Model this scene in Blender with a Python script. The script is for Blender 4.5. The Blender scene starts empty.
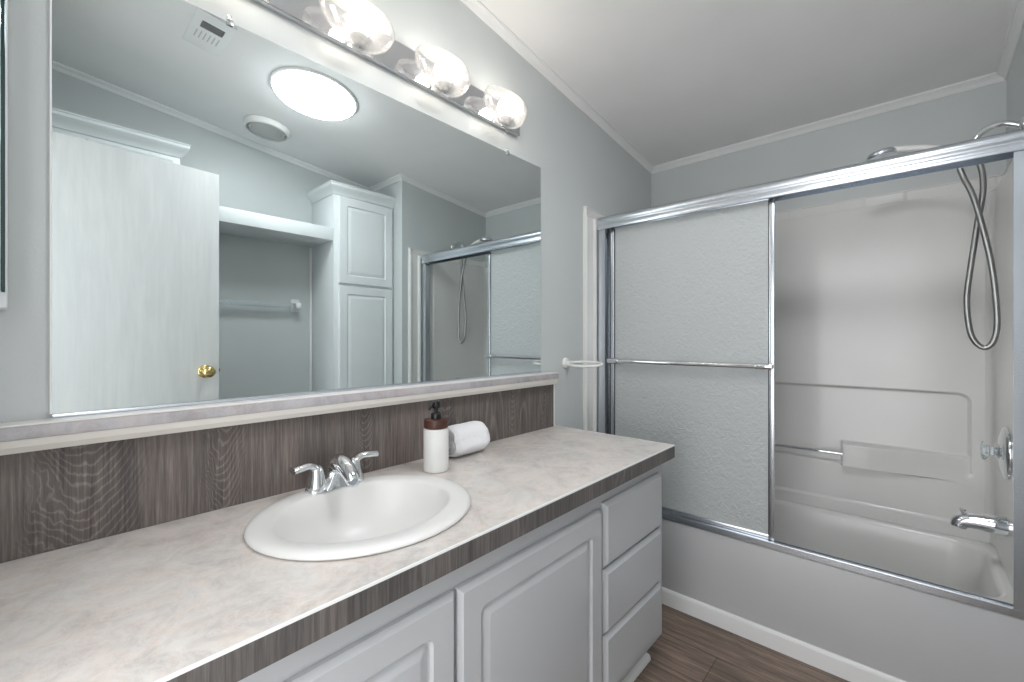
import bpy, bmesh, math, random
from mathutils import Vector, Matrix, noise

S = bpy.context.scene
COL = S.collection
PI = math.pi

# ------------------------------------------------------------ camera, world, exposure
cam_d = bpy.data.cameras.new('camera')
cam = bpy.data.objects.new('camera', cam_d)
COL.objects.link(cam)
cam_d.sensor_fit = 'HORIZONTAL'
cam_d.sensor_width = 36.0
cam_d.lens = 438.2 / 1024 * 36.0
cam_d.shift_y = -2.06 / 1024
cam_d.clip_start = 0.01
cam.location = (0.0, 0.0, 1.261)
cam.rotation_euler = (math.radians(90), 0, math.radians(41.9328 - 90))
S.camera = cam

world = bpy.data.worlds.new('world')
S.world = world
world.use_nodes = True
bg = world.node_tree.nodes['Background']
bg.inputs[0].default_value = (0.975, 0.985, 1.0, 1)
bg.inputs[1].default_value = 2.6          # added fill light let in through the doorway; no next room built

S.view_settings.view_transform = 'Standard'
S.view_settings.look = 'None'
S.view_settings.gamma = 1.0
S.view_settings.use_curve_mapping = False
S.view_settings.exposure = 0.68
S.cycles.sample_clamp_indirect = 4.0
S.cycles.max_bounces = 16
S.cycles.transparent_max_bounces = 16

BULB_STRENGTH = 18.0
SKY_STRENGTH = 20.0

# ------------------------------------------------------------ room numbers (metres)
CZ = 1.261
YW = 1.235          # mirror wall
YO = -0.767         # opposite wall
XF = 2.736          # far wall of the tub alcove
YE = -0.313         # plumbing wall of the alcove
XR = 1.868          # return beside the alcove
XL = -0.17          # wall with the doorway
CT = 0.853          # counter top
TX = 2.042          # tub front
def ceil(x): return 2.6756 - 0.1122 * x

# ------------------------------------------------------------ materials
def nmat(name):
    m = bpy.data.materials.new(name); m.use_nodes = True
    nt = m.node_tree
    return m, nt, nt.nodes['Principled BSDF']
def pset(b, **k):
    for a, v in k.items():
        b.inputs[a.replace('_', ' ')].default_value = v
def N(nt, t, **k):
    n = nt.nodes.new(t)
    for a, v in k.items(): setattr(n, a, v)
    return n
def coords(nt, scale=(1, 1, 1), rot=(0, 0, 0)):
    tc = N(nt, 'ShaderNodeTexCoord'); mp = N(nt, 'ShaderNodeMapping')
    mp.inputs['Scale'].default_value = scale; mp.inputs['Rotation'].default_value = rot
    nt.links.new(tc.outputs['Object'], mp.inputs[0])
    return mp.outputs[0]
def noise_n(nt, vec, scale, detail=4, rough=.5, dist=0):
    n = N(nt, 'ShaderNodeTexNoise')
    n.inputs['Scale'].default_value = scale; n.inputs['Detail'].default_value = detail
    n.inputs['Roughness'].default_value = rough; n.inputs['Distortion'].default_value = dist
    nt.links.new(vec, n.inputs['Vector'])
    return n.outputs[0]
def ramp(nt, fac, stops):
    r = N(nt, 'ShaderNodeValToRGB'); e = r.color_ramp.elements
    while len(e) > 1: e.remove(e[-1])
    e[0].position = stops[0][0]; e[0].color = (*stops[0][1], 1)
    for p, c in stops[1:]:
        x = e.new(p); x.color = (*c, 1)
    nt.links.new(fac, r.inputs[0])
    return r.outputs[0]
def mix(nt, fac, a, b, mode='MIX'):
    m = N(nt, 'ShaderNodeMix', data_type='RGBA', blend_type=mode)
    for s, v in ((0, fac), (6, a), (7, b)):
        if hasattr(v, 'is_linked'): nt.links.new(v, m.inputs[s])
        elif isinstance(v, (int, float)): m.inputs[s].default_value = v
        else: m.inputs[s].default_value = (*v, 1)
    return m.outputs[2]
def bump(nt, b, h, strength, dist=0.002):
    n = N(nt, 'ShaderNodeBump'); n.inputs['Strength'].default_value = strength
    n.inputs['Distance'].default_value = dist
    nt.links.new(h, n.inputs['Height']); nt.links.new(n.outputs[0], b.inputs['Normal'])

def plain(name, col, rough=.5, metal=0, bscale=0, bstr=.1, **k):
    m, nt, b = nmat(name)
    v = coords(nt)
    n = noise_n(nt, v, 3.0, 3)
    c = ramp(nt, n, [(0.3, tuple(x * .97 for x in col)), (0.7, tuple(min(1, x * 1.02) for x in col))])
    nt.links.new(c, b.inputs['Base Color'])
    pset(b, Roughness=rough, Metallic=metal, **k)
    if bscale: bump(nt, b, noise_n(nt, v, bscale, 3), bstr)
    return m

M = {}
M['wall'] = plain('sage_wall_paint', (.565, .592, .588), .42, bscale=160, bstr=.18)
M['ceiling'] = plain('ceiling_paint', (.82, .815, .81), .75, bscale=120, bstr=.35)
M['trim'] = plain('white_trim_paint', (.80, .80, .795), .35)
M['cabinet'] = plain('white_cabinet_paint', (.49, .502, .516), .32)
M['linen'] = plain('white_thermofoil', (.74, .77, .78), .35)
M['acrylic'] = plain('white_tub_acrylic', (.74, .735, .715), .18)
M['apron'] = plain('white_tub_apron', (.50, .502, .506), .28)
M['porcelain'] = plain('white_porcelain', (.76, .75, .735), .35, Coat_Weight=.05)
M['plastic'] = plain('white_plastic', (.78, .78, .76), .3)
M['ceramic'] = plain('white_ceramic', (.78, .78, .76), .45)
M['black'] = plain('black_plastic', (.006, .006, .007), .32)
M['grey'] = plain('pale_grey_plastic', (.50, .50, .49), .4)
M['dark'] = plain('dark_slot', (.03, .03, .032), .7)
M['cloth'] = plain('white_terry', (.86, .86, .88), .9, bscale=420, bstr=.6)
M['chrome'] = plain('polished_chrome', (.80, .82, .84), .06, 1)
M['satin'] = plain('satin_aluminium', (.66, .70, .75), .26, 1)
M['plate'] = plain('mirror_chrome', (.62, .63, .65), .015, 1)
M['hose'] = plain('brushed_steel_hose', (.33, .33, .325), .30, 1)
M['brass'] = plain('polished_brass', (.72, .55, .24), .12, 1)
M['cream'] = plain('cream_trim', (.70, .665, .62), .5)
M['seam'] = plain('white_laminate_edge', (.88, .88, .87), .4)
M['gasket'] = plain('dark_rubber_gasket', (.05, .055, .06), .6)
M['teal'] = plain('dark_teal_glass_edge', (.015, .05, .055), .1)
M['lit_ledge'] = plain('lit_ledge_top', (.82, .80, .78), .3)  # ledge laminate with the lamp light on its top put into the colour

m, nt, b = nmat('mirror_silver')
n = noise_n(nt, coords(nt), 2.0, 2)
nt.links.new(ramp(nt, n, [(0, (.815, .880, .880)), (1, (.822, .886, .886))]), b.inputs['Base Color'])
pset(b, Metallic=1.0, Roughness=0.0)
M['mirror'] = m

# marbled laminate; the ledge copy has the shade on its front tinted in
for key, tint in (('marble', (1, 1, 1)), ('shaded_ledge_marble', (.72, .73, .79))):
  m, nt, b = nmat('marbled_laminate')
  v = coords(nt)
  n1 = noise_n(nt, v, 11.0, 8, .66, .8)
  n2 = noise_n(nt, coords(nt, (1, 1.2, 1), (0, 0, .5)), 5.5, 6, .62, 1.4)
  n3 = noise_n(nt, v, 24.0, 6, .7, 1.4)
  c1 = ramp(nt, n2, [(.33, (.47, .435, .41)), (.46, (.60, .55, .515)), (.56, (.70, .575, .505)), (.66, (.56, .525, .51))])
  c2 = ramp(nt, n1, [(.36, (.43, .41, .40)), (.5, (.62, .585, .555)), (.64, (.76, .735, .71))])
  c = mix(nt, .55, c1, c2)
  vein = ramp(nt, n3, [(.44, (0, 0, 0)), (.50, (1, 1, 1)), (.56, (0, 0, 0))])
  vm = N(nt, 'ShaderNodeMath', operation='MULTIPLY'); vm.inputs[1].default_value = .30
  nt.links.new(vein, vm.inputs[0])
  c = mix(nt, vm.outputs[0], c, (.76, .74, .72))
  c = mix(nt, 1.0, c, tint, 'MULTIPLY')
  nt.links.new(c, b.inputs['Base Color'])
  pset(b, Roughness=.34)
  bump(nt, b, noise_n(nt, v, 300, 2), .05)
  M[key] = m

# dark ash laminate, vertical grain with cathedrals (grain runs along object Z)
def woodmat(name, dark, mid, light, along='z', rough=.42, gs=1.0, cath=()):
    m, nt, b = nmat(name)
    sc = {'z': (1, 1, .10), 'y': (1, .10, 1), 'x': (.10, 1, 1)}[along]
    wsc = {'z': (1, 1, .20), 'y': (1, .20, 1), 'x': (.20, 1, 1)}[along]
    warp = noise_n(nt, coords(nt, wsc), 4.6 * gs, 1, .35)
    # contour lines of a smooth stretched field make the cathedral figure
    k = N(nt, 'ShaderNodeMath', operation='MULTIPLY'); k.inputs[1].default_value = 130.0
    nt.links.new(warp, k.inputs[0])
    sn = N(nt, 'ShaderNodeMath', operation='SINE'); nt.links.new(k.outputs[0], sn.inputs[0])
    ring0 = ramp(nt, sn.outputs[0], [(0.0, (.35, .35, .35)), (.6, (.45, .45, .45)), (1.0, (.95, .95, .95))])
    gate = ramp(nt, noise_n(nt, coords(nt, wsc), 2.6, 2), [(.50, (0, 0, 0)), (.62, (1, 1, 1))])
    rings = mix(nt, gate, (.45, .45, .45), ring0)
    if cath:
        tc = N(nt, 'ShaderNodeTexCoord'); sp = N(nt, 'ShaderNodeSeparateXYZ'); nt.links.new(tc.outputs['Object'], sp.inputs[0])
        def mth(op, a, b_=None, c=None):
            q = N(nt, 'ShaderNodeMath', operation=op)
            for i_, v_ in enumerate((a, b_, c)):
                if v_ is None: continue
                if isinstance(v_, (int, float)): q.inputs[i_].default_value = v_
                else: nt.links.new(v_, q.inputs[i_])
            return q.outputs[0]
        wob = mth('MULTIPLY', mth('SUBTRACT', noise_n(nt, coords(nt, (1, 1, .5)), 9, 4, .6), .5), .15)
        for x0, zt, aa, w in cath:
            dx = mth('ADD', mth('SUBTRACT', sp.outputs[0], x0), mth('MULTIPLY', wob, .6))
            par = mth('SUBTRACT', mth('ADD', sp.outputs[2], wob), mth('MULTIPLY', mth('MULTIPLY', dx, dx), aa))
            sn2 = mth('SINE', mth('MULTIPLY', par, 290.0))
            rg = ramp(nt, sn2, [(0, (.22, .22, .22)), (.6, (.36, .36, .36)), (1, (.85, .85, .85))])
            gt = mth('SUBTRACT', 1.0, mth('DIVIDE', mth('ABSOLUTE', dx), w))
            gt = ramp(nt, gt, [(0, (0, 0, 0)), (.45, (1, 1, 1))])
            rings = mix(nt, gt, rings, rg)
    fine = noise_n(nt, coords(nt, tuple(x * (1 if x == 1 else .35) for x in sc)), 150 * gs, 5, .7)
    fr = ramp(nt, fine, [(.36, (0, 0, 0)), (.66, (1, 1, 1))])
    broad = noise_n(nt, coords(nt, sc), 9 * gs, 4, .6)
    f = mix(nt, .50, rings, fr)
    c = ramp(nt, f, [(.10, dark), (.5, mid), (.95, light)])
    br = ramp(nt, broad, [(.3, (.58, .585, .60)), (.5, (.95, .93, .91)), (.7, (1.22, 1.16, 1.13))])
    c = mix(nt, 1.0, c, br, 'MULTIPLY')
    nt.links.new(c, b.inputs['Base Color'])
    pset(b, Roughness=rough)
    bump(nt, b, fr, .12, .0006)
    return m
M['ash'] = woodmat('grey_ash_laminate', (.070, .060, .056), (.160, .138, .128), (.31, .28, .265), cath=((-.66, 0, 14.0, .10), (-.42, 0, 45.0, .05), (-.05, 0, 50.0, .04), (.28, 0, 40.0, .05), (.62, 0, 45.0, .05), (.83, 0, 50.0, .035)))
M['ash_edge'] = woodmat('grey_ash_edge', (.060, .055, .053), (.125, .116, .112), (.215, .202, .196), gs=1.3)

# vinyl plank floor, planks along Y
m, nt, b = nmat('brown_vinyl_plank')
tc = N(nt, 'ShaderNodeTexCoord'); mp = N(nt, 'ShaderNodeMapping')
mp.inputs['Rotation'].default_value = (0, 0, PI / 2)
mp.inputs['Location'].default_value = (.33, .085, 0)
nt.links.new(tc.outputs['Object'], mp.inputs[0])
br = N(nt, 'ShaderNodeTexBrick')
br.inputs['Color1'].default_value = (.15, .15, .15, 1); br.inputs['Color2'].default_value = (.9, .9, .9, 1)
br.inputs['Mortar'].default_value = (0, 0, 0, 1)
br.inputs['Scale'].default_value = 1.0; br.inputs['Brick Width'].default_value = 1.22
br.inputs['Row Height'].default_value = .178; br.inputs['Mortar Size'].default_value = .0012
br.offset = .37
nt.links.new(mp.outputs[0], br.inputs['Vector'])
fine = noise_n(nt, coords(nt, (1, .05, 1)), 85, 6, .7, .4)
big = noise_n(nt, coords(nt, (1, .22, 1)), 9, 5, .62, 1.2)
c = ramp(nt, fine, [(.32, (.115, .085, .067)), (.5, (.215, .163, .132)), (.70, (.32, .258, .216))])
c = mix(nt, 1.0, c, ramp(nt, big, [(.3, (.62, .60, .58)), (.7, (1.28, 1.26, 1.24))]), 'MULTIPLY')
tone = ramp(nt, br.outputs['Color'], [(0, (.16, .14, .12)), (.12, (.82, .80, .78)), (1, (1.12, 1.10, 1.08))])
c = mix(nt, 1.0, c, tone, 'MULTIPLY')
nt.links.new(c, b.inputs['Base Color']); pset(b, Roughness=.45)
bump(nt, b, fine, .10, .0008)
M['floor'] = m

# white door skin with faint oak grain
m, nt, b = nmat('white_embossed_door')
g = noise_n(nt, coords(nt, (1, 1, .06)), 60, 5, .65, .5)
g2 = noise_n(nt, coords(nt, (1, 1, .16)), 9, 3, .5, 2.0)
f = mix(nt, .5, g, g2)
nt.links.new(ramp(nt, f, [(.35, (.56, .565, .565)), (.6, (.63, .635, .63))]), b.inputs['Base Color'])
pset(b, Roughness=.4); bump(nt, b, g, .15, .0008)
M['door'] = m

# obscure (rain) glass
m, nt, b = nmat('obscure_glass')
v = coords(nt)
n1 = noise_n(nt, v, 38, 2, .5, 1.6)
pset(b, Base_Color=(.84, .865, .865, 1), Roughness=.32, IOR=1.3, Transmission_Weight=.55)
bump(nt, b, n1, .85, .006)
M['frost'] = m

# clear plastic
m, nt, b = nmat('clear_acrylic')
n = noise_n(nt, coords(nt), 20, 2)
nt.links.new(ramp(nt, n, [(0, (.86, .91, .94)), (1, (.90, .95, .97))]), b.inputs['Base Color'])
pset(b, Roughness=.08, IOR=1.35, Transmission_Weight=.8)
M['clear'] = m

# ribbed lamp glass: lets the bulb's light out, catches it on its ribs
m, nt, b = nmat('ribbed_lamp_glass')
out = nt.nodes['Material Output']; nt.nodes.remove(b)
tr = N(nt, 'ShaderNodeBsdfTransparent'); tr.inputs[0].default_value = (.97, .97, .97, 1)
gl = N(nt, 'ShaderNodeBsdfGlossy'); gl.inputs['Roughness'].default_value = .12
tl = N(nt, 'ShaderNodeBsdfTranslucent'); tl.inputs[0].default_value = (.48, .48, .48, 1)
df = N(nt, 'ShaderNodeBsdfDiffuse'); df.inputs[0].default_value = (.9, .9, .9, 1)
fz = N(nt, 'ShaderNodeLayerWeight'); fz.inputs[0].default_value = .35
v = coords(nt)
bn = N(nt, 'ShaderNodeBump'); bn.inputs['Strength'].default_value = .4; bn.inputs['Distance'].default_value = .002
nt.links.new(noise_n(nt, v, 60, 2), bn.inputs['Height'])
for nd in (gl, tl): nt.links.new(bn.outputs[0], nd.inputs['Normal'])
a1 = N(nt, 'ShaderNodeMixShader'); a1.inputs[0].default_value = .62
nt.links.new(tl.outputs[0], a1.inputs[1]); nt.links.new(gl.outputs[0], a1.inputs[2])
a2 = N(nt, 'ShaderNodeMixShader')
fr = N(nt, 'ShaderNodeMapRange'); fr.inputs['To Min'].default_value = .20; fr.inputs['To Max'].default_value = .80
nt.links.new(fz.outputs['Facing'], fr.inputs['Value'])
nt.links.new(fr.outputs[0], a2.inputs[0])
nt.links.new(tr.outputs[0], a2.inputs[1]); nt.links.new(a1.outputs[0], a2.inputs[2])
nt.links.new(a2.outputs[0], out.inputs[0])
M['lampglass'] = m

def emitter(name, col, strength):
    m, nt, b = nmat(name)
    n = noise_n(nt, coords(nt), 6, 2)
    nt.links.new(ramp(nt, n, [(0, tuple(x * .97 for x in col)), (1, col)]), b.inputs['Emission Color'])
    pset(b, Base_Color=(.9, .9, .9, 1), Emission_Strength=strength, Roughness=.4)
    return m
M['bulb'] = emitter('bulb_glow', (1.0, .92, .83), BULB_STRENGTH)
M['skylight'] = emitter('skylight_glow', (.95, .975, 1.0), SKY_STRENGTH)

# ------------------------------------------------------------ mesh helpers
def smooth_angle(me, ang=35):
    for p in me.polygons: p.use_smooth = True
    me.update()
    try: me.set_sharp_from_angle(angle=math.radians(ang))
    except Exception: pass

def obj(name, bm, mat, parent=None, smooth=35, mats=None, off=None):
    bmesh.ops.recalc_face_normals(bm, faces=bm.faces[:])
    if parent is not None and off is None:
        off = parent_world(parent)
    o_loc = Vector((0, 0, 0))
    me = bpy.data.meshes.new(name)
    if parent is None:
        c = Vector((0, 0, 0))
        xs = [v.co for v in bm.verts]
        lo = Vector([min(v[i] for v in xs) for i in range(3)]); hi = Vector([max(v[i] for v in xs) for i in range(3)])
        o_loc = Vector(((lo.x + hi.x) / 2, (lo.y + hi.y) / 2, lo.z))
        bmesh.ops.translate(bm, verts=bm.verts[:], vec=-o_loc)
    else:
        bmesh.ops.translate(bm, verts=bm.verts[:], vec=-off)
    bm.to_mesh(me); bm.free()
    me.materials.append(mat)
    if smooth: smooth_angle(me, smooth)
    o = bpy.data.objects.new(name, me); COL.objects.link(o)
    if parent is not None: o.parent = parent
    else: o.location = o_loc
    return o
def parent_world(p):
    v = Vector((0, 0, 0))
    while p is not None:
        v += p.location; p = p.parent
    return v
def thing(name, label, cat, loc, group=None):
    o = bpy.data.objects.new(name, None); COL.objects.link(o)
    o.empty_display_size = .05
    o.location = loc; o['label'] = label; o['category'] = cat; o['kind'] = 'thing'
    if group: o['group'] = group
    return o
def tag(o, label, cat, group=None):
    o['label'] = label; o['category'] = cat; o['kind'] = 'thing'
    if group: o['group'] = group
    return o
def struct(o, label=None, cat=None):
    o['kind'] = 'structure'
    if label: o['label'] = label
    if cat: o['category'] = cat
    return o

def BM(): return bmesh.new()
def box(bm, x0, x1, y0, y1, z0, z1, bev=0, seg=2):
    t = bmesh.new()
    vs = [t.verts.new((x, y, z)) for x in (x0, x1) for y in (y0, y1) for z in (z0, z1)]
    for f in ((0, 1, 3, 2), (4, 6, 7, 5), (0, 4, 5, 1), (2, 3, 7, 6), (0, 2, 6, 4), (1, 5, 7, 3)):
        t.faces.new([vs[i] for i in f])
    bmesh.ops.recalc_face_normals(t, faces=t.faces[:])
    if bev: bmesh.ops.bevel(t, geom=t.edges[:], offset=bev, segments=seg, profile=.5, affect='EDGES')
    merge(bm, t)
    return bm
def merge(bm, t, mat=None):
    if mat is not None: bmesh.ops.transform(t, matrix=mat, verts=t.verts[:])
    me = bpy.data.meshes.new('tmp'); t.to_mesh(me); t.free()
    bm.from_mesh(me); bpy.data.meshes.remove(me)
def prism(bm, poly, axis, a0, a1):
    """extrude a 2-D polygon along an axis; poly in the other two coordinates in xyz order"""
    def P(p, a):
        q = list(p); q.insert('xyz'.index(axis), a); return q
    A = [bm.verts.new(P(p, a0)) for p in poly]; B = [bm.verts.new(P(p, a1)) for p in poly]
    n = len(poly)
    bm.faces.new(A); bm.faces.new(B[::-1])
    for i in range(n): bm.faces.new((A[i], B[i], B[(i + 1) % n], A[(i + 1) % n]))
    return bm
def loft(bm, loops, cap0=True, cap1=True, closed=False):
    L = [[bm.verts.new(p) for p in lp] for lp in loops]
    n = len(L[0]); m = len(L)
    for i in range(m if closed else m - 1):
        a, b_ = L[i], L[(i + 1) % m]
        for j in range(n): bm.faces.new((a[j], a[(j + 1) % n], b_[(j + 1) % n], b_[j]))
    if not closed:
        if cap0: bm.faces.new(L[0][::-1])
        if cap1: bm.faces.new(L[-1])
    return bm
def frame_mat(origin, zaxis, xhint=(1, 0, 0)):
    z = Vector(zaxis).normalized(); x = Vector(xhint)
    x = (x - z * x.dot(z))
    if x.length < 1e-4: x = Vector((0, 1, 0)) - z * z.y
    x.normalize(); y = z.cross(x)
    return Matrix(((x.x, y.x, z.x, origin[0]), (x.y, y.y, z.y, origin[1]), (x.z, y.z, z.z, origin[2]), (0, 0, 0, 1)))
def lathe(bm, prof, origin=(0, 0, 0), axis=(0, 0, 1), n=40, sx=1, sy=1, cap0=True, cap1=True, ribs=0, ribamp=0):
    Mx = frame_mat(origin, axis)
    loops = []
    for r, h in prof:
        lp = []
        for i in range(n):
            a = 2 * PI * i / n
            rr = r * (1 + (ribamp * math.cos(ribs * a) if ribs else 0))
            lp.append(Mx @ Vector((rr * sx * math.cos(a), rr * sy * math.sin(a), h)))
        loops.append(lp)
    return loft(bm, loops, cap0, cap1)
def catmull(pts, k=8):
    P = [Vector(p) for p in pts]; out = []
    for i in range(len(P) - 1):
        p0 = P[max(i - 1, 0)]; p1 = P[i]; p2 = P[i + 1]; p3 = P[min(i + 2, len(P) - 1)]
        for j in range(k):
            t = j / k
            out.append(.5 * ((2 * p1) + (p2 - p0) * t + (2 * p0 - 5 * p1 + 4 * p2 - p3) * t * t + (3 * p1 - p0 - 3 * p2 + p3) * t ** 3))
    out.append(P[-1]); return out
def tube(bm, pts, rad, n=14, k=8, flat=1.0, closed=False, up=(0, 0, 1)):
    """swept tube; rad a number or list per control point; flat squashes the section along 'up'"""
    ctl = list(pts)
    if closed: path = catmull(ctl + [ctl[0]], k)[:-1]
    else: path = catmull(ctl, k)
    m = len(path)
    if isinstance(rad, (int, float)): R = [rad] * m
    else:
        R = []
        for i in range(m):
            t = i / (m - 1) * (len(rad) - 1); a = int(min(t, len(rad) - 2)); R.append(rad[a] + (rad[a + 1] - rad[a]) * (t - a))
    loops = []; upv = Vector(up); prev = None
    for i, p in enumerate(path):
        if closed: d = path[(i + 1) % m] - path[i - 1]
        else: d = path[min(i + 1, m - 1)] - path[max(i - 1, 0)]
        d.normalize()
        ref = prev if prev is not None else upv
        u = ref - d * ref.dot(d)
        if u.length < 1e-3: u = Vector((1, 0, 0)) - d * d.x
        u.normalize(); prev = u
        w = d.cross(u)
        loops.append([p + (u * math.cos(2 * PI * j / n) * flat + w * math.sin(2 * PI * j / n)) * R[i] for j in range(n)])
    return loft(bm, loops, True, True, closed)
def rrect(x0, x1, y0, y1, r, n=5):
    r = max(r, 1e-5); out = []
    for cx, cy, a0 in ((x1 - r, y1 - r, 0), (x0 + r, y1 - r, PI / 2), (x0 + r, y0 + r, PI), (x1 - r, y0 + r, 3 * PI / 2)):
        for i in range(n + 1):
            a = a0 + PI / 2 * i / n
            out.append((cx + r * math.cos(a), cy + r * math.sin(a)))
    return out
def panel(bm, x0, x1, z0, z1, yback, sgn, prof):
    """door or drawer front standing in the XZ plane; prof = (inset, depth, corner radius)"""
    loops = []
    for ins, d, r in prof:
        loops.append([(x, yback + sgn * d, z) for x, z in rrect(x0 + ins, x1 - ins, z0 + ins, z1 - ins, r)])
    return loft(bm, loops)
def slab_z(bm, poly, z0, z1):
    return prism(bm, poly, 'z', z0, z1)

# ------------------------------------------------------------ the room
bm = BM(); box(bm, -1.2, 2.9, -.95, 1.4, -.1, 0)
struct(obj('floor', bm, M['floor'], smooth=0))
bm = BM(); prism(bm, [(x, z) for x, z in ((-.32, ceil(-.32)), (2.9, ceil(2.9)), (2.9, 2.9), (-.32, 2.9))], 'y', -.95, 1.4)
struct(obj('ceiling', bm, M['ceiling'], smooth=0))

def wall_x(name, x0, x1, y0, y1, holes=None):       # wall running along X
    bm = BM(); prism(bm, [(x0, 0), (x1, 0), (x1, ceil(x1) + .004), (x0, ceil(x0) + .004)], 'y', y0, y1)
    return struct(obj(name, bm, M['wall'], smooth=0))
def wall_y(name, x0, x1, y0, y1, zb=0):
    bm = BM(); prism(bm, [(x0, zb), (x1, zb), (x1, ceil(x1) + .004), (x0, ceil(x0) + .004)], 'y', y0, y1)
    return struct(obj(name, bm, M['wall'], smooth=0))
wall_x('wall_back', XL - .1, XF + .1, YW, YW + .1)
wall_x('wall_front', XL - .1, XR, YO - .1, YO)
wall_y('wall_right', XF, XF + .1, YE - .1, YW)
wall_y('wall_alcove', XR, XF, YE - .1, YE)
wall_y('wall_return', XR, XR + .1, YO - .1, YE - .1)
# wall with the doorway (opening y -.06 .. .70, up to z 2.12)
DY0, DY1, DZ = -.125, .700, 2.130
bm = BM()
for (a, b_, zb) in ((YO, DY0, 0), (DY1, YW, 0), (DY0, DY1, DZ)):
    prism(bm, [(XL - .1, zb), (XL, zb), (XL, ceil(XL) + .004), (XL - .1, ceil(XL - .1) + .004)], 'y', a, b_)
struct(obj('wall_left', bm, M['wall'], smooth=0))
bm = BM()
for (a, b_) in ((DY0 - .06, DY0), (DY1, DY1 + .06)): box(bm, XL, XL + .014, a, b_, 0, DZ + .06, .004)
box(bm, XL, XL + .014, DY0, DY1, DZ, DZ + .06, .004)
struct(obj('trim_1', bm, M['trim']))

# crown moulding, mitred round the room
CP = [(XL, YW), (XF, YW), (XF, YE), (XR, YE), (XR, YO), (XL, YO)]     # clockwise seen from above
PROF = [(0, .031), (.005, .031), (.008, .027), (.013, .019), (.019, .014), (.024, .012), (.026, .009), (.032, .009), (.032, -.002), (0, -.002)]
n = len(CP)
def inward(i):
    a = Vector(CP[i]); b_ = Vector(CP[(i + 1) % n]); d = (b_ - a).normalized()
    return Vector((d.y, -d.x))
for i in range(n):
    n0 = inward(i - 1); n1 = inward(i); n2 = inward((i + 1) % n)
    loops = []
    for P0, na, nb in ((CP[i], n0, n1), (CP[(i + 1) % n], n1, n2)):
        lp = []
        for p, h in PROF:
            q = Vector(P0) + (na + nb) * p
            lp.append((q.x, q.y, ceil(q.x) - h))
        loops.append(lp)
    bm = BM(); loft(bm, loops)
    struct(obj('trim_%d' % (i + 2), bm, M['trim'], smooth=0))

# baseboard along the tub front
bm = BM()
prism(bm, [(TX - .0005, 0), (TX - .0115, 0), (TX - .0115, .062), (TX - .009, .070), (TX - .004, .0745), (TX - .0005, .0745)], 'y', -.30, YW - .002) if False else None
lp = [(TX + .001, .0), (TX - .011, .0), (TX - .011, .062), (TX - .009, .070), (TX - .005, .0745), (TX + .001, .0745)]
loft(bm, [[(x, YE + .002, z) for x, z in lp], [(x, YW - .002, z) for x, z in lp]])
struct(obj('baseboard_right', bm, M['trim'], smooth=0))

# white strip covering the joint of the linen cabinet and the wall
bm = BM(); box(bm, 1.385, 1.4025, YO, YO + .010, 0, 1.925, .003)
struct(obj('trim_8', bm, M['trim']))

# ------------------------------------------------------------ vanity cabinet
VX0, VX1 = XL, 1.645
FY = .700          # face frame front
van = thing('vanity_cabinet', 'long white vanity cabinet with panel doors and three drawers under the marbled counter', 'cabinet', (.74, .97, 0))
bm = BM()
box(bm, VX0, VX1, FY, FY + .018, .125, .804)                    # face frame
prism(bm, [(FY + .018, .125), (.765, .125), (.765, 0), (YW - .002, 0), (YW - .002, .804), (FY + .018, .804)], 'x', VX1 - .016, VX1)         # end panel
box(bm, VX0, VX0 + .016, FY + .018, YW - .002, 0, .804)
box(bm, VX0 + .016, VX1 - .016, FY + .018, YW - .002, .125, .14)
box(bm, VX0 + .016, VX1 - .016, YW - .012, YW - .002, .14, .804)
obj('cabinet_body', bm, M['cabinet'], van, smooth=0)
bm = BM(); box(bm, VX0, VX1 - .0165, .765, .780, 0, .125)
obj('toe_kick', bm, M['cabinet'], van, smooth=0)
bm = BM()
prof = [(.7645, 0), (.7445, 0), (.7450, .008), (.7475, .015), (.753, .020), (.7645, .022)]
prism(bm, [(y, z) for y, z in prof], 'x', VX0, VX1)
obj('shoe_moulding', bm, M['trim'], van, smooth=50)
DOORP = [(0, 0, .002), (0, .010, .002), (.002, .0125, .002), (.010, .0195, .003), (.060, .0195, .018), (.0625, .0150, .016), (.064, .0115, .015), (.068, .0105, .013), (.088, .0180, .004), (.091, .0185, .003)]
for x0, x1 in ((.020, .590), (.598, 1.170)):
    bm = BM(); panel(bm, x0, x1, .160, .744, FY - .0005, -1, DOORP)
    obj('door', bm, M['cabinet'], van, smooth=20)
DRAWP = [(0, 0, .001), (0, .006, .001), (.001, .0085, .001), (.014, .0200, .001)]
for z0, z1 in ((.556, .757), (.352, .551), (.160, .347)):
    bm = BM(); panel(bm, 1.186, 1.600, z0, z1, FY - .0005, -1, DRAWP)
    obj('drawer', bm, M['cabinet'], van, smooth=20)

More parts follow.
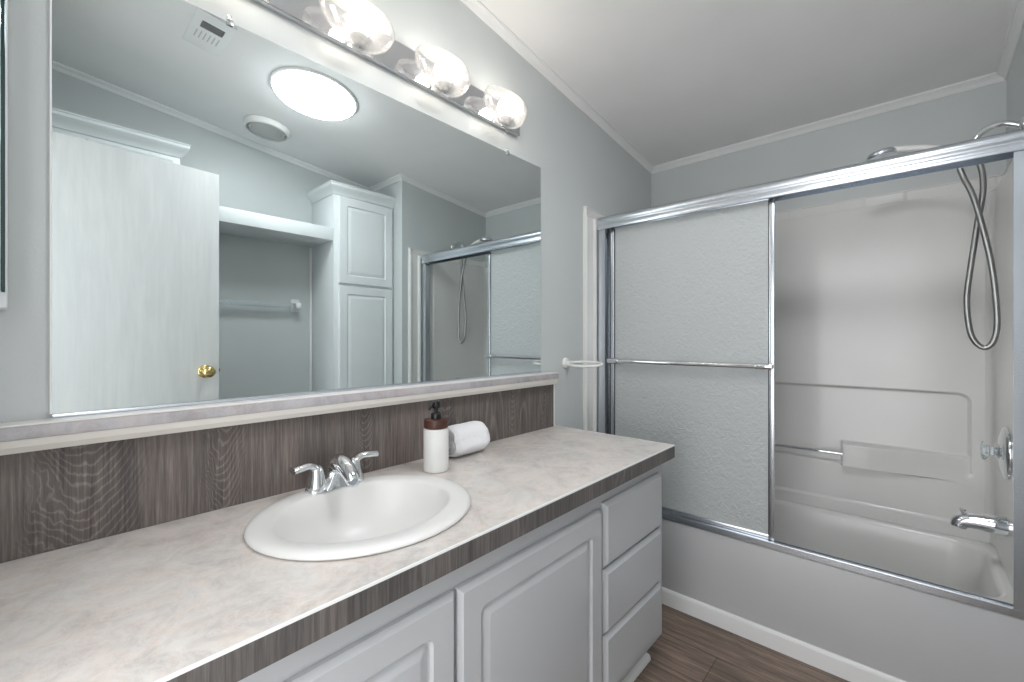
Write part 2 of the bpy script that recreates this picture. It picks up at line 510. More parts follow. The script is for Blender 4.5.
# ------------------------------------------------------------ countertop with the sink cut-out
SX, SY, SA, SB = .547, .951, .2545, .2305
ct = thing('countertop', 'marbled beige and grey laminate countertop with dark wood grain front edge', 'countertop', (.75, .95, .805))
def plate_hole(bm, x0, x1, y0, y1, z0, z1, cx, cy, a, b_, n=96):
    E, R = [], []
    for i in range(n):
        t = 2 * PI * i / n
        dx, dy = math.cos(t), math.sin(t)
        E.append((cx + a * dx, cy + b_ * dy))
        px, py = a * dx, b_ * dy
        s = min(((x1 - cx) / px) if px > 1e-9 else 1e9, ((x0 - cx) / px) if px < -1e-9 else 1e9,
                ((y1 - cy) / py) if py > 1e-9 else 1e9, ((y0 - cy) / py) if py < -1e-9 else 1e9)
        R.append([cx + px * s, cy + py * s])
    for cxr, cyr in ((x0, y0), (x0, y1), (x1, y0), (x1, y1)):
        k = min(range(n), key=lambda i: (R[i][0] - cxr) ** 2 + (R[i][1] - cyr) ** 2)
        R[k] = [cxr, cyr]
    loops = [[(*p, z1) for p in E], [(*p, z1) for p in R], [(*p, z0) for p in R], [(*p, z0) for p in E]]
    loft(bm, loops, closed=True)
CY0, CX1 = .661, 1.672
bm = BM(); plate_hole(bm, XL, CX1 - .004, CY0 + .004, YW - .001, .806, CT, SX, SY, SA - .028, SB - .028)
obj('marbled_top', bm, M['marble'], ct, smooth=0)
bm = BM()
box(bm, XL, CX1, CY0, CY0 + .0038, .805, CT - .004)
box(bm, CX1 - .0038, CX1, CY0 + .0038, YW - .001, .805, CT - .004)
obj('wood_edge', bm, M['ash_edge'], ct, smooth=0)
bm = BM()
box(bm, XL, CX1, CY0, CY0 + .0038, CT - .0038, CT + .0006)
box(bm, CX1 - .0038, CX1, CY0 + .0038, YW - .001, CT - .0038, CT + .0006)
obj('seam_strip', bm, M['seam'], ct, smooth=0)

# ------------------------------------------------------------ backsplash and ledge
bs = thing('backsplash', 'dark grey wood grain backsplash standing behind the sink below the mirror ledge', 'backsplash', (.74, 1.229, CT + .0006))
bm = BM(); box(bm, XL, 1.651, 1.222, YW - .001, CT + .0006, 1.0535)
obj('wood_panel', bm, M['ash'], bs, smooth=0)
bm = BM(); box(bm, 1.6515, 1.6555, 1.219, YW - .001, CT + .0006, 1.0535, .001)
obj('end_cap', bm, M['seam'], bs)

lg = thing('mirror_ledge', 'narrow marbled ledge running along the wall under the big mirror', 'ledge', (.73, 1.21, 1.054))
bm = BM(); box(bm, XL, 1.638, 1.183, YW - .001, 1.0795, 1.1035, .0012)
obj('marbled_board', bm, M['shaded_ledge_marble'], lg)
bm = BM(); box(bm, XL, 1.638, 1.183, YW - .001, 1.1038, 1.1075, .0008)
obj('lit_top_strip', bm, M['lit_ledge'], lg)  # paler strip, painted as the lit top of the same laminate
bm = BM(); prism(bm, [(YW - .001, 1.0795), (1.1845, 1.0792), (1.1860, 1.066), (1.192, 1.0545), (YW - .001, 1.0545)], 'x', XL, 1.633)
obj('lower_moulding', bm, M['cream'], lg, smooth=0)

# ------------------------------------------------------------ mirror
MX0, MX1, MZ0, MZ1 = .036, 1.563, 1.1155, 2.036
mr = thing('wall_mirror', 'large frameless rectangular mirror on the wall above the sink ledge', 'mirror', (.8, 1.232, MZ0))
bm = BM(); box(bm, MX0, MX1, 1.2295, YW - .0005, MZ0, MZ1)
obj('mirror_glass', bm, M['mirror'], mr, smooth=0)
bm = BM(); box(bm, MX0 - .003, MX0 - .0002, 1.2293, YW - .0005, MZ0, MZ1)
obj('glass_edge', bm, M['seam'], mr, smooth=0)
bm = BM(); box(bm, MX0, MX1, 1.2245, YW - .0005, 1.1077, MZ0 - .0003, .0008)
obj('bottom_channel', bm, M['satin'], mr)
for x in (.336, 1.344):
    bm = BM()
    box(bm, x - .007, x + .007, 1.2255, 1.2290, MZ1 - .010, MZ1 + .004, .001)
    box(bm, x - .007, x + .007, 1.2255, YW - .0005, MZ1 + .001, MZ1 + .004, .001)
    lathe(bm, [(.005, 0), (.005, .002), (.003, .0035), (0.0005, .004)], (x, YW - .0005, MZ1 + .012), (0, -1, 0), 16)
    box(bm, x - .005, x + .005, YW - .003, YW - .0005, MZ1 + .002, MZ1 + .018, .001)
    obj('clip', bm, M['chrome'], mr)

# cabinet at the very left of the mirror wall
mc = thing('medicine_cabinet', 'white mirrored wall cabinet cropped at the picture edge beside the big mirror', 'cabinet', (-.09, 1.2, 1.313))
bm = BM(); box(bm, XL + .001, -.020, 1.130, YW - .001, 1.313, 2.16, .003)
obj('cabinet_body', bm, M['linen'], mc)
bm = BM(); box(bm, XL + .001, -.0257, 1.1175, 1.1295, 1.341, 2.155, .001)
obj('mirror_door', bm, M['mirror'], mc)
bm = BM(); box(bm, -.0255, -.0213, 1.1165, 1.1295, 1.339, 2.157, .001)
obj('door_edge', bm, M['teal'], mc)

# ------------------------------------------------------------ vanity light
PX0, PX1, PZ0, PZ1, PYF = .180, 1.400, 2.119, 2.217, 1.213
vl = thing('vanity_light', 'mirror chrome vanity light bar with lit ribbed glass bowls above the mirror', 'lamp', (.76, 1.225, PZ0))
bm = BM(); box(bm, PX0, PX1, PYF, YW - .001, PZ0, PZ1, .0015)
obj('back_plate', bm, M['plate'], vl, smooth=0)
LY = 1.158
for k in range(4):
    x = .328 + .309 * k
    bm = BM(); tube(bm, [(x, PYF, 2.150), (x, 1.195, 2.140), (x, 1.172, 2.112), (x, LY + .004, 2.096), (x, LY, 2.099)], .006, 10, 5)
    obj('arm', bm, M['chrome'], vl)
    bm = BM()
    # oval bowl, long along the wall, its rim turned up
    prof = [(.016, 2.0885), (.035, 2.0915), (.060, 2.101), (.085, 2.119), (.103, 2.141), (.1125, 2.162), (.1135, 2.178), (.108, 2.194), (.100, 2.204),
            (.0975, 2.2015), (.105, 2.192), (.110, 2.177), (.109, 2.163), (.100, 2.1435), (.083, 2.122), (.058, 2.1045), (.033, 2.095), (.003, 2.0935)]
    lathe(bm, prof, (x, LY, 0), (0, 0, 1), 112, sx=1.0, sy=.42, ribs=28, ribamp=.004)
    sh = obj('lamp_shade', bm, M['lampglass'], vl, smooth=60)
    bm = BM()
    lathe(bm, [(.014, 2.094), (.015, 2.108), (.026, 2.119), (.026, 2.121), (.012, 2.1205)], (x, LY, 0), (0, 0, 1), 28)  # flare added to the socket to keep bulb light off the wall below
    obj('socket', bm, M['ceramic'], vl)
    bm = BM()
    lathe(bm, [(.011, 2.1208), (.018, 2.126), (.029, 2.138), (.034, 2.153), (.034, 2.165), (.029, 2.179), (.018, 2.189), (.004, 2.193)], (x, LY, 0), (0, 0, 1), 28)
    obj('bulb', bm, M['bulb'], sh, smooth=80)

# ------------------------------------------------------------ sink
sk = thing('sink', 'white oval drop-in sink set in the marbled countertop', 'sink', (SX, SY, CT))
IA, IB = .2004, .168
def ering(a, b_, z, n=96, dx=0, dy=0): return [(SX + dx + a * math.cos(2 * PI * i / n), SY + dy + b_ * math.sin(2 * PI * i / n), z) for i in range(n)]
rings = [ering(SA - .030, SB - .030, CT + .0006), ering(SA - .006, SB - .006, CT + .0007), ering(SA - .001, SB - .001, CT + .003), ering(SA, SB, CT + .006), ering(SA - .003, SB - .003, CT + .0105),
         ering(SA - .010, SB - .010, CT + .0135), ering(SA - .022, SB - .022, CT + .0145), ering(IA + .010, IB + .010, CT + .0125), ering(IA + .003, IB + .003, CT + .0095), ering(IA, IB, CT + .004),
         ering(IA - .006, IB - .006, CT - .010), ering(IA - .018, IB - .016, CT - .040), ering(IA - .038, IB - .032, CT - .075), ering(IA - .068, IB - .056, CT - .103),
         ering(IA - .105, IB - .085, CT - .122), ering(IA - .145, IB - .118, CT - .132), ering(.030, .030, CT - .137), ering(.021, .021, CT - .140)]
rings += [ering(.021, .021, CT - .150), ering(.035, .035, CT - .150), ering(IA - .14, IB - .11, CT - .145), ering(IA - .10, IB - .08, CT - .135), ering(IA - .06, IB - .05, CT - .115), ering(IA - .028, IB - .024, CT - .080), ering(IA - .008, IB - .008, CT - .040)]
bm = BM(); loft(bm, rings, closed=True)
obj('basin', bm, M['porcelain'], sk, smooth=60)
bm = BM(); lathe(bm, [(.0205, -.149), (.0205, -.1385), (.026, -.1365), (.026, -.1350), (.019, -.1350), (.016, -.137), (.012, -.132), (.001, -.131)], (SX, SY, CT), (0, 0, 1), 32)
obj('drain', bm, M['chrome'], sk)

# ------------------------------------------------------------ faucet
FX, FYY, FZ = .562, 1.143, CT + .0130
fc = thing('faucet', 'chrome two-handle faucet on the back rim of the oval sink', 'faucet', (FX, FYY, FZ))
bm = BM()
# bell-shaped base that sweeps up into the spout body
secs = []
for i in range(41):
    t = -1 + 2 * i / 40
    x = FX + t * .080
    h = .013 + .052 * math.exp(-(t / .30) ** 2) + .002 * (1 - t * t)
    w = .030 * math.sqrt(max(0.02, 1 - abs(t) ** 4)) * (1 - .22 * math.exp(-(t / .25) ** 2))
    lp = []
    for k in range(20):
        a = PI * k / 19
        yy = math.cos(a); zz = math.sin(a) ** .8
        lp.append((x, FYY + w * yy * (1 - .45 * zz * min(1, h / .05)), FZ + h * zz))
    secs.append(lp)
loft(bm, secs)
obj('base', bm, M['chrome'], fc, smooth=60)
bm = BM()
tube(bm, [(FX, FYY + .006, FZ + .030), (FX, FYY + .002, FZ + .052), (FX, FYY - .018, FZ + .066), (FX, FYY - .048, FZ + .062), (FX, FYY - .080, FZ + .044), (FX, FYY - .092, FZ + .030)],
     [.021, .0235, .0240, .0225, .0190, .0165], 22, 8)
lathe(bm, [(.0142, 0), (.0142, .006), (.011, .006)], (FX, FYY - .0925, FZ + .0235), (0, -.3, 1), 18)
obj('spout', bm, M['chrome'], fc, smooth=60)
bm = BM(); tube(bm, [(FX, FYY + .024, FZ + .010), (FX, FYY + .024, FZ + .060)], .0025, 10, 2)
lathe(bm, [(.002, 0), (.0055, .003), (.0062, .007), (.004, .011), (.0005, .012)], (FX, FYY + .024, FZ + .058), (0, 0, 1), 16)
obj('lift_rod', bm, M['chrome'], fc)
for s in (-1, 1):
    bm = BM(); hx = FX + s * .052
    lathe(bm, [(.0255, .004), (.0248, .012), (.0215, .028), (.0185, .042), (.0170, .053), (.0145, .061), (.008, .066), (.0005, .068)], (hx, FYY, FZ), (0, 0, 1), 28)
    tube(bm, [(hx - s * .002, FYY, FZ + .048), (hx + s * .006, FYY - .001, FZ + .061), (hx + s * .022, FYY - .003, FZ + .069), (hx + s * .044, FYY - .006, FZ + .068), (hx + s * .064, FYY - .008, FZ + .066)],
         [.0150, .0165, .0160, .0160, .0160], 16, 7, flat=.60)
    obj('handle', bm, M['chrome'], fc, smooth=60)

# ------------------------------------------------------------ soap dispenser
DX, DYc = .856, 1.086
sd = thing('soap_dispenser', 'white cylindrical soap dispenser with brown wood collar and black pump', 'soap dispenser', (DX, DYc, CT))
bm = BM(); lathe(bm, [(.034, 0), (.0375, .0015), (.0385, .006), (.0385, .128), (.0375, .1315), (.020, .1325)], (DX, DYc, CT + .0003), (0, 0, 1), 48)
obj('bottle', bm, M['ceramic'], sd, smooth=50)
M['walnut'] = woodmat('brown_wood_collar', (.060, .020, .011), (.105, .036, .021), (.14, .056, .035), along='x', rough=.45)
bm = BM(); lathe(bm, [(.034, .1328), (.0365, .1340), (.0372, .138), (.0372, .155), (.036, .1595), (.030, .161), (.014, .161)], (DX, DYc, CT), (0, 0, 1), 48)
obj('collar', bm, M['walnut'], sd, smooth=50)
bm = BM()
lathe(bm, [(.0165, .1612), (.0165, .176), (.0150, .179), (.0105, .181), (.0065, .183), (.0065, .192), (.0120, .194), (.0140, .197), (.0140, .211), (.0125, .2145), (.004, .216), (.0005, .216)], (DX, DYc, CT), (0, 0, 1), 32)
d = Vector((-.80, -.30, 0)).normalized()
p0 = Vector((DX, DYc, CT + .206))
tube(bm, [p0, p0 + d * .018 + Vector((0, 0, .001)), p0 + d * .030 + Vector((0, 0, -.003)), p0 + d * .038 + Vector((0, 0, -.013))], [.0058, .0055, .0048, .0042], 12, 5)
obj('pump', bm, M['black'], sd, smooth=50)

# ------------------------------------------------------------ rolled washcloth
def towel():
    bm = BM()
    x0, x1, yc, R = .970, 1.132, 1.160, .0535
    zc = CT + R + .001
    nL, nA = 34, 72
    loops = []
    for i in range(nL):
        t = i / (nL - 1); x = x0 + (x1 - x0) * t
        endr = 1 - .35 * max(0, (t - .80) / .20) ** 2 - .10 * max(0, (.10 - t) / .10) ** 2
        lp = []
        for j in range(nA):
            a = 2 * PI * j / nA
            rr = R * endr
            # soft facets and folds of the cloth
            rr *= 1 + .03 * math.cos(3 * a + .6 + .8 * t) + .03 * math.cos(5 * a + 1.0) + .012 * math.cos(7 * a + 3 * t)
            rr += .0016 * noise.noise(Vector((x * 60, math.cos(a) * 3, math.sin(a) * 3)))
            # overlap flap of the outer layer
            fl = ((a - 2.0) % (2 * PI)) / (2 * PI)
            rr += .004 * (fl - .5)
            y = yc + rr * math.cos(a) ; z = zc + rr * math.sin(a)
            z = max(z, CT + .0008 + .0004 * abs(math.cos(a)))
            xx = x + .006 * noise.noise(Vector((7, math.cos(a) * 2, math.sin(a) * 2)))
            lp.append((xx, min(y, 1.2210), z))
        loops.append(lp)
    # coiled near end: rings stepping inwards with grooves
    first = loops[0]
    cen = Vector((x0, yc, zc))
    ends = []
    for q, (s, dx) in enumerate(((.93, -.006), (.84, -.006), (.80, .004), (.72, -.004), (.62, -.005), (.58, .005), (.48, -.002), (.38, -.003), (.34, .005), (.22, .001), (.10, .0))):
        lp = []
        for p in first:
            v = Vector(p) - cen
            w = cen + v * s; w.x = x0 + dx + .004 * noise.noise(Vector((q, v.y * 40, v.z * 40)))
            lp.append(w)
        ends.append(lp)
    last = loops[-1]; cen2 = Vector((x1, yc, zc)); ends2 = []
    for s, dx in ((.86, .006), (.6, .010), (.3, .008), (.08, .006)):
        ends2.append([Vector((x1 + dx, cen2.y + (p[1] - cen2.y) * s, cen2.z + (p[2] - cen2.z) * s)) for p in last])
    loft(bm, ends[::-1] + loops + ends2)
    return obj('rolled_washcloth', bm, M['cloth'], None, smooth=60)
tag(towel(), 'rolled white washcloth lying on the counter behind the soap dispenser', 'towel')

# ------------------------------------------------------------ towel ring on the mirror wall
tr_ = thing('towel_ring', 'small white towel ring on the wall between counter and shower', 'towel ring', (1.762, YW, 1.144))
bm = BM(); lathe(bm, [(.026, .0005), (.026, .008), (.022, .013), (.0125, .013), (.0115, .030), (.013, .034), (.011, .038), (.001, .039)], (1.762, YW, 1.144), (0, -1, 0), 28)
obj('mount', bm, M['plastic'], tr_)
bm = BM()
tube(bm, [(1.762 + .036 * math.cos(2 * PI * i / 16) , 1.122 + .088 * math.sin(2 * PI * i / 16), 1.1430 + .009 * math.cos(2 * PI * i / 16)) for i in range(16)],   .0055, 10, 4, closed=True)
obj('ring', bm, M['plastic'], tr_, smooth=60)

# ------------------------------------------------------------ bathtub
TY0, TY1, TZ = YE + .004, YW - .004, .404
tub = thing('bathtub', 'white alcove bathtub with plain front panel and wide rim', 'bathtub', (2.38, .46, 0))
bm = BM()
X0, X1 = TX + .014, XF - .003
def trr(i0, i1, iy0, iy1, r, z): return [(x, y, z) for x, y in rrect(X0 + i0, X1 - i1, TY0 + iy0, TY1 - iy1, r, 8)]
loops = [trr(0, 0, 0, 0, .004, 0.002), trr(0, 0, 0, 0, .004, TZ - .012), trr(.002, .002, .002, .002, .006, TZ - .003), trr(.010, .006, .006, .006, .01, TZ),
         trr(.070, .050, .055, .070, .09, TZ), trr(.080, .058, .065, .082, .095, TZ - .005), trr(.088, .064, .072, .092, .10, TZ - .022),
         trr(.105, .080, .090, .16, .12, .24), trr(.125, .100, .110, .24, .13, .12), trr(.150, .125, .140, .29, .13, .075), trr(.21, .185, .20, .36, .10, .062)]
loft(bm, loops, True, True)
obj('basin', bm, M['acrylic'], tub, smooth=50)
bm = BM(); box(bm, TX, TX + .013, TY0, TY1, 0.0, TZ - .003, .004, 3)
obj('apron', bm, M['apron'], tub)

# ------------------------------------------------------------ shower surround
def sst(a, b_, x):
    t = min(1, max(0, (x - a) / (b_ - a))); return t * t * (3 - 2 * t)
sur = thing('shower_surround', 'white moulded wall surround above the bathtub with recess and soap ledges', 'shower surround', (2.70, .46, .466))
SZ0, SZ1 = .405, 1.948
def sdrr(y, z, y0, y1, z0, z1, r):
    cx, cz = (y0 + y1) / 2, (z0 + z1) / 2
    qx, qz = abs(y - cx) - (y1 - y0) / 2 + r, abs(z - cz) - (z1 - z0) / 2 + r
    return math.hypot(max(qx, 0), max(qz, 0)) + min(max(qx, qz), 0) - r
BASEX = 2.716
def wallx(y, z):
    d = 0.0
    s = sdrr(y, z, -.209, 1.125, .645, 1.026, .045)
    d += .0165 * (1 - sst(-.010, .004, s))                       # recess
    for a, b_ in ((-.215, .236), (1.131, .686)):               # two soap blocks in the lower corners
        t = (y - a) / (b_ - a)
        if -.02 < t < 1.05:
            fz = sst(.634, .642, z) * (1 - sst(.745, .757, z))
            ft = (1 - sst(.985, 1.005, t)) * sst(-.01, .05, t)
            want = .001 - .044 * sst(.02, .9, t)
            d = d + (want - d) * fz * ft
    if z > 1.898: d += .004                                     # thin nailing band
    if z > 1.899 and z < 1.942: d += .0022 * (1 if (y * 1.0) % .152 > .004 else 0)
    if z < .465: d += -.012 * (1 - sst(.455, .468, z))          # sits over the tub rim
    return BASEX + d
def grid_sheet(f, us, vs, backf):
    bm = BM()
    G = [[bm.verts.new(f(u, v)) for v in vs] for u in us]
    B = [[bm.verts.new(backf(u, v)) for v in (vs[0], vs[-1])] for u in (us[0], us[-1])]
    nu, nv = len(us), len(vs)
    for i in range(nu - 1):
        for j in range(nv - 1): bm.faces.new((G[i][j], G[i + 1][j], G[i + 1][j + 1], G[i][j + 1]))
    bm.faces.new([B[0][0]] + [G[i][0] for i in range(nu)] + [B[1][0]])
    bm.faces.new([B[0][1]] + [G[i][-1] for i in range(nu)] + [B[1][1]])
    bm.faces.new([B[0][0]] + [G[0][j] for j in range(nv)] + [B[0][1]])
    bm.faces.new([B[1][0]] + [G[-1][j] for j in range(nv)] + [B[1][1]])
    bm.faces.new((B[0][0], B[1][0], B[1][1], B[0][1]))
    return bm
def frange(a, b_, s):
    k = max(1, int(round((b_ - a) / s))); return [a + (b_ - a) * i / k for i in range(k + 1)]
ys = frange(YE + .0035, YW - .0035, .0065)
zs = frange(SZ0, .60, .0065)[:-1] + frange(.60, 1.06, .0042)[:-1] + frange(1.06, 1.88, .02)[:-1] + frange(1.88, SZ1, .0022)
bm = grid_sheet(lambda y, z: (wallx(y, z), y, z), ys, zs, lambda y, z: (XF - .003, y, z))
obj('back_panel', bm, M['acrylic'], sur, smooth=25)
# end panels with a cove into the back panel, a raised front bead and a second bead under the jamb
def endpanel(name, y0, sgn):
    def f(x, z):
        d = .012
        cv = (x - 2.664) / .05
        if cv > 0: d += .05 * (1 - math.sqrt(max(0, 1 - min(1, cv) ** 2))) * .55
        d += .010 * math.exp(-((x - 2.015) / .0125) ** 4) * (1 if z < 1.896 else 0)
        d += .008 * math.exp(-((x - 1.935) / .0105) ** 4)
        d += .0285 * sst(2.106, 2.136, x) * (1 - sst(1.875, 1.893, z))
        if z > 1.898: d -= .004
        if z > 1.936: d += .004
        return (x, y0 + sgn * d, z)
    xs = frange(1.920, 1.950, .0012)[:-1] + frange(1.950, 1.998, .008)[:-1] + frange(1.998, 2.034, .0015)[:-1] + frange(2.034, 2.10, .03)[:-1] + frange(2.10, 2.14, .004)[:-1] + frange(2.14, 2.66, .05)[:-1] + frange(2.66, BASEX - .003, .004)
    # the front flange runs down past the tub rim only in front of the apron line
    zz = [.406] + frange(.45, 1.88, .10) + frange(1.89, 1.944, .003)
    bm = grid_sheet(f, xs, zz, lambda x, z: (x, y0 + sgn * .0006, z))
    return obj(name, bm, M['acrylic'], sur, smooth=30)
endpanel('end_panel', YW, -1); endpanel('end_panel', YE, 1)
bm = BM(); tube(bm, [(2.688, .225, .696), (2.688, .46, .696), (2.688, .70, .696)], .0085, 16, 2)
obj('grab_bar', bm, M['chrome'], sur)

# ------------------------------------------------------------ shower door frame
HX0, HX1 = 2.022, 2.104
JY0, JY1 = YE + .0225, YW - .0228
sf = thing('shower_door_frame', 'satin metal header, sill track and jambs framing the bathtub opening', 'shower frame', (2.06, .46, TZ))
bm = BM()
hp = [(HX0 + .002, 1.836), (HX0, 1.840), (HX0, 1.856), (HX0 + .0035, 1.860), (HX0 + .0035, 1.866), (HX0 - .002, 1.871), (HX0 - .003, 1.882), (HX0 + .001, 1.893), (HX0 + .010, 1.901),
      (HX1 - .010, 1.901), (HX1, 1.894), (HX1, 1.836), (HX1 - .004, 1.836), (HX1 - .004, 1.868), (HX0 + .006, 1.868), (HX0 + .006, 1.836)]
prism(bm, [(x, z) for x, z in hp], 'y', JY0, JY1)
obj('header', bm, M['satin'], sf, smooth=50)
bm = BM()
tp = [(TX - .004, TZ + .0005), (TX - .004, TZ + .0235), (TX - .002, TZ + .027), (TX + .006, TZ + .0275), (TX + .010, TZ + .0275), (TX + .012, TZ + .012), (2.072, TZ + .012), (2.072, TZ + .024), (2.076, TZ + .024), (2.076, TZ + .010), (2.094, TZ + .008), (2.094, TZ + .0005)]
prism(bm, tp, 'y', JY0, JY1)
obj('bottom_track', bm, M['satin'], sf, smooth=15)
def jamb(bm, y0, y1):
    z0, z1, xa, xb, xc = TZ + .0280, 1.8355, HX0 + .010, HX0 + .022, HX1 - .010
    if y0 > 0: pl = [(xa, y0), (xb, y0), (xb, y1 - .014), (xc, y1 - .014), (xc, y1), (xa, y1)]
    else: pl = [(xa, y1), (xb, y1), (xb, y0 + .014), (xc, y0 + .014), (xc, y0), (xa, y0)]
    prism(bm, pl, 'z', z0, z1)
for y0, y1 in ((1.170, JY1), (JY0, -.247)):
    bm = BM(); jamb(bm, y0, y1)
    obj('jamb', bm, M['satin'], sf)

# ------------------------------------------------------------ sliding panels
def sliding(name, label, x, y0, y1, bar):
    z0, z1 = TZ + .0287, 1.862
    t = thing(name, label, 'shower door', (x, (y0 + y1) / 2, z0), 'sliding frosted glass panels')
    t['kind'] = 'thing'
    zt = 1.846
    bm = BM(); box(bm, x - .0025, x + .0025, y0 + .012, y1 - .012, z0 + .014, zt - .006)
    obj('pane', bm, M['frost'], t, smooth=0)
    for a, b_ in ((y0, y0 + .020), (y1 - .020, y1)):
        bm = BM(); box(bm, x - .010, x + .010, a, b_, z0, zt, .003)
        obj('stile', bm, M['satin'], t)
    for a, b_ in ((y0 + .0195, y0 + .0235), (y1 - .0235, y1 - .0195)):
        bm = BM(); box(bm, x - .0045, x + .0045, a, b_, z0 + .02, zt - .012)
        obj('gasket', bm, M['gasket'], t, smooth=0)
    bm = BM(); box(bm, x - .009, x + .009, y0 + .0205, y1 - .0205, zt - .009, z1, .002)
    obj('top_rail', bm, M['satin'], t)
    bm = BM(); box(bm, x - .009, x + .009, y0 + .0205, y1 - .0205, z0, z0 + .020, .002)
    obj('bottom_rail', bm, M['satin'], t)
    if bar:
        tb = thing_child('towel_bar', t, (x - .03, (y0 + y1) / 2, 1.148))
        bm = BM(); tube(bm, [(x - .034, y0 + .045, 1.148), (x - .034, (y0 + y1) / 2, 1.148), (x - .034, y1 - .015, 1.148)], .0115, 16, 2)
        obj('rod', bm, M['chrome'], tb)
        for yy in (y0 + .012, y1 - .012):
            bm = BM(); box(bm, x - .044, x - .0095, yy - .010, yy + .010, 1.138, 1.158, .003)
            yb = yy + (.02 if yy < (y0 + y1) / 2 else -.02)
            lathe(bm, [(.0130, -.026), (.0145, -.020), (.0145, .028), (.0130, .033)], (x - .034, yb, 1.148), (0, 1, 0), 18)
            obj('bracket', bm, M['chrome'], tb)
    return t
def thing_child(name, parent, loc):
    o = bpy.data.objects.new(name, None); COL.objects.link(o); o.parent = parent
    o.location = Vector(loc) - parent_world(parent); o.empty_display_size = .03
    return o
sliding('sliding_shower_door', 'outer sliding frosted glass panel with chrome towel bar, hung toward the mirror wall', 2.062, .400, 1.150, True)
sliding('sliding_shower_door', 'inner sliding frosted glass panel without towel bar, behind the outer one', 2.0855, .425, 1.190, False)

# ------------------------------------------------------------ tub fittings on the plumbing wall
WY = YE + .0410
sp = thing('tub_spout', 'chrome tub spout low on the plumbing wall above the bathtub', 'spout', (2.37, WY, .585))
bm = BM()
tube(bm, [(2.37, WY, .583), (2.37, WY + .035, .583), (2.37, WY + .075, .582), (2.37, WY + .104, .578), (2.37, WY + .119, .568), (2.37, WY + .124, .551)], [.035, .033, .029, .0265, .0245, .0225], 24, 8)
obj('spout_body', bm, M['chrome'], sp, smooth=60)
bm = BM(); lathe(bm, [(.004, 0), (.004, .014), (.0095, .016), (.0105, .021), (.008, .024), (.001, .025)], (2.37, WY + .112, .597), (0, 0, 1), 16)
obj('diverter_knob', bm, M['chrome'], sp)

tv = thing('tub_valve', 'round chrome tub valve with clear knob on the plumbing wall above the spout', 'faucet', (2.37, WY, .85))
bm = BM()
lathe(bm, [(.094, .0005), (.094, .004), (.088, .010), (.060, .017), (.034, .020), (.026, .021), (.023, .026), (.014, .028), (.014, .034)], (2.37, WY, .85), (0, 1, 0), 48)
obj('escutcheon', bm, M['chrome'], tv, smooth=50)
bm = BM()
lathe(bm, [(.013, .030), (.016, .032), (.0165, .040), (.021, .047), (.030, .052), (.033, .057), (.031, .062), (.020, .066), (.001, .067)], (2.37, WY, .85), (0, 1, 0), 48, ribs=10, ribamp=.05)
obj('knob', bm, M['clear'], tv, smooth=50)

# hand shower on its arm with the looped hose
hs = thing('hand_shower', 'chrome hand shower on a wall arm with looped metal hose above the bathtub', 'shower', (2.36, YE, 2.02))
bm = BM()
lathe(bm, [(.028, .0005), (.028, .004), (.020, .012), (.012, .015)], (2.36, YE, 2.018), (0, 1, 0), 28)
tube(bm, [(2.36, YE + .01, 2.018), (2.36, -.268, 2.036), (2.36, -.232, 2.036), (2.36, -.203, 2.018), (2.36, -.186, 1.985)], .0105, 14, 6)
obj('wall_arm', bm, M['chrome'], hs, smooth=60)
bm = BM()
lathe(bm, [(.016, -.02), (.019, -.012), (.019, .012), (.016, .02)], (2.36, -.176, 1.972), (0, .55, -.85), 22)
lathe(bm, [(.015, -.020), (.018, -.010), (.018, .014), (.015, .022)], (2.36, -.150, 1.966), (0, .94, .34), 22)
obj('bracket', bm, M['chrome'], hs, smooth=50)
bm = BM()
tube(bm, [(2.36, -.170, 1.955), (2.36, -.130, 1.978), (2.36, -.070, 2.004), (2.36, -.010, 2.020), (2.36, .035, 2.026)], [.011, .0125, .013, .013, .016], 16, 7)
obj('handle', bm, M['plastic'], hs, smooth=60)
bm = BM()
lathe(bm, [(.046, -.012), (.049, -.008), (.049, .002), (.043, .009), (.026, .016), (.010, .019), (.001, .0195)], (2.36, .073, 2.020), (0, .12, 1), 40)
obj('spray_head', bm, M['satin'], hs, smooth=50)
bm = BM()
tube(bm, [(2.36, -.176, 1.950), (2.356, -.150, 1.925), (2.352, -.160, 1.87), (2.350, -.184, 1.797), (2.350, -.206, 1.693), (2.354, -.230, 1.55), (2.360, -.243, 1.42), (2.362, -.247, 1.312), (2.364, -.238, 1.252), (2.366, -.217, 1.228),
          (2.368, -.193, 1.250), (2.370, -.178, 1.300), (2.370, -.171, 1.407), (2.370, -.180, 1.518), (2.369, -.199, 1.694), (2.366, -.213, 1.81), (2.363, -.208, 1.89), (2.362, -.192, 1.935), (2.36, -.172, 1.952)], .0092, 14, 10)
obj('hose', bm, M['hose'], hs, smooth=60)

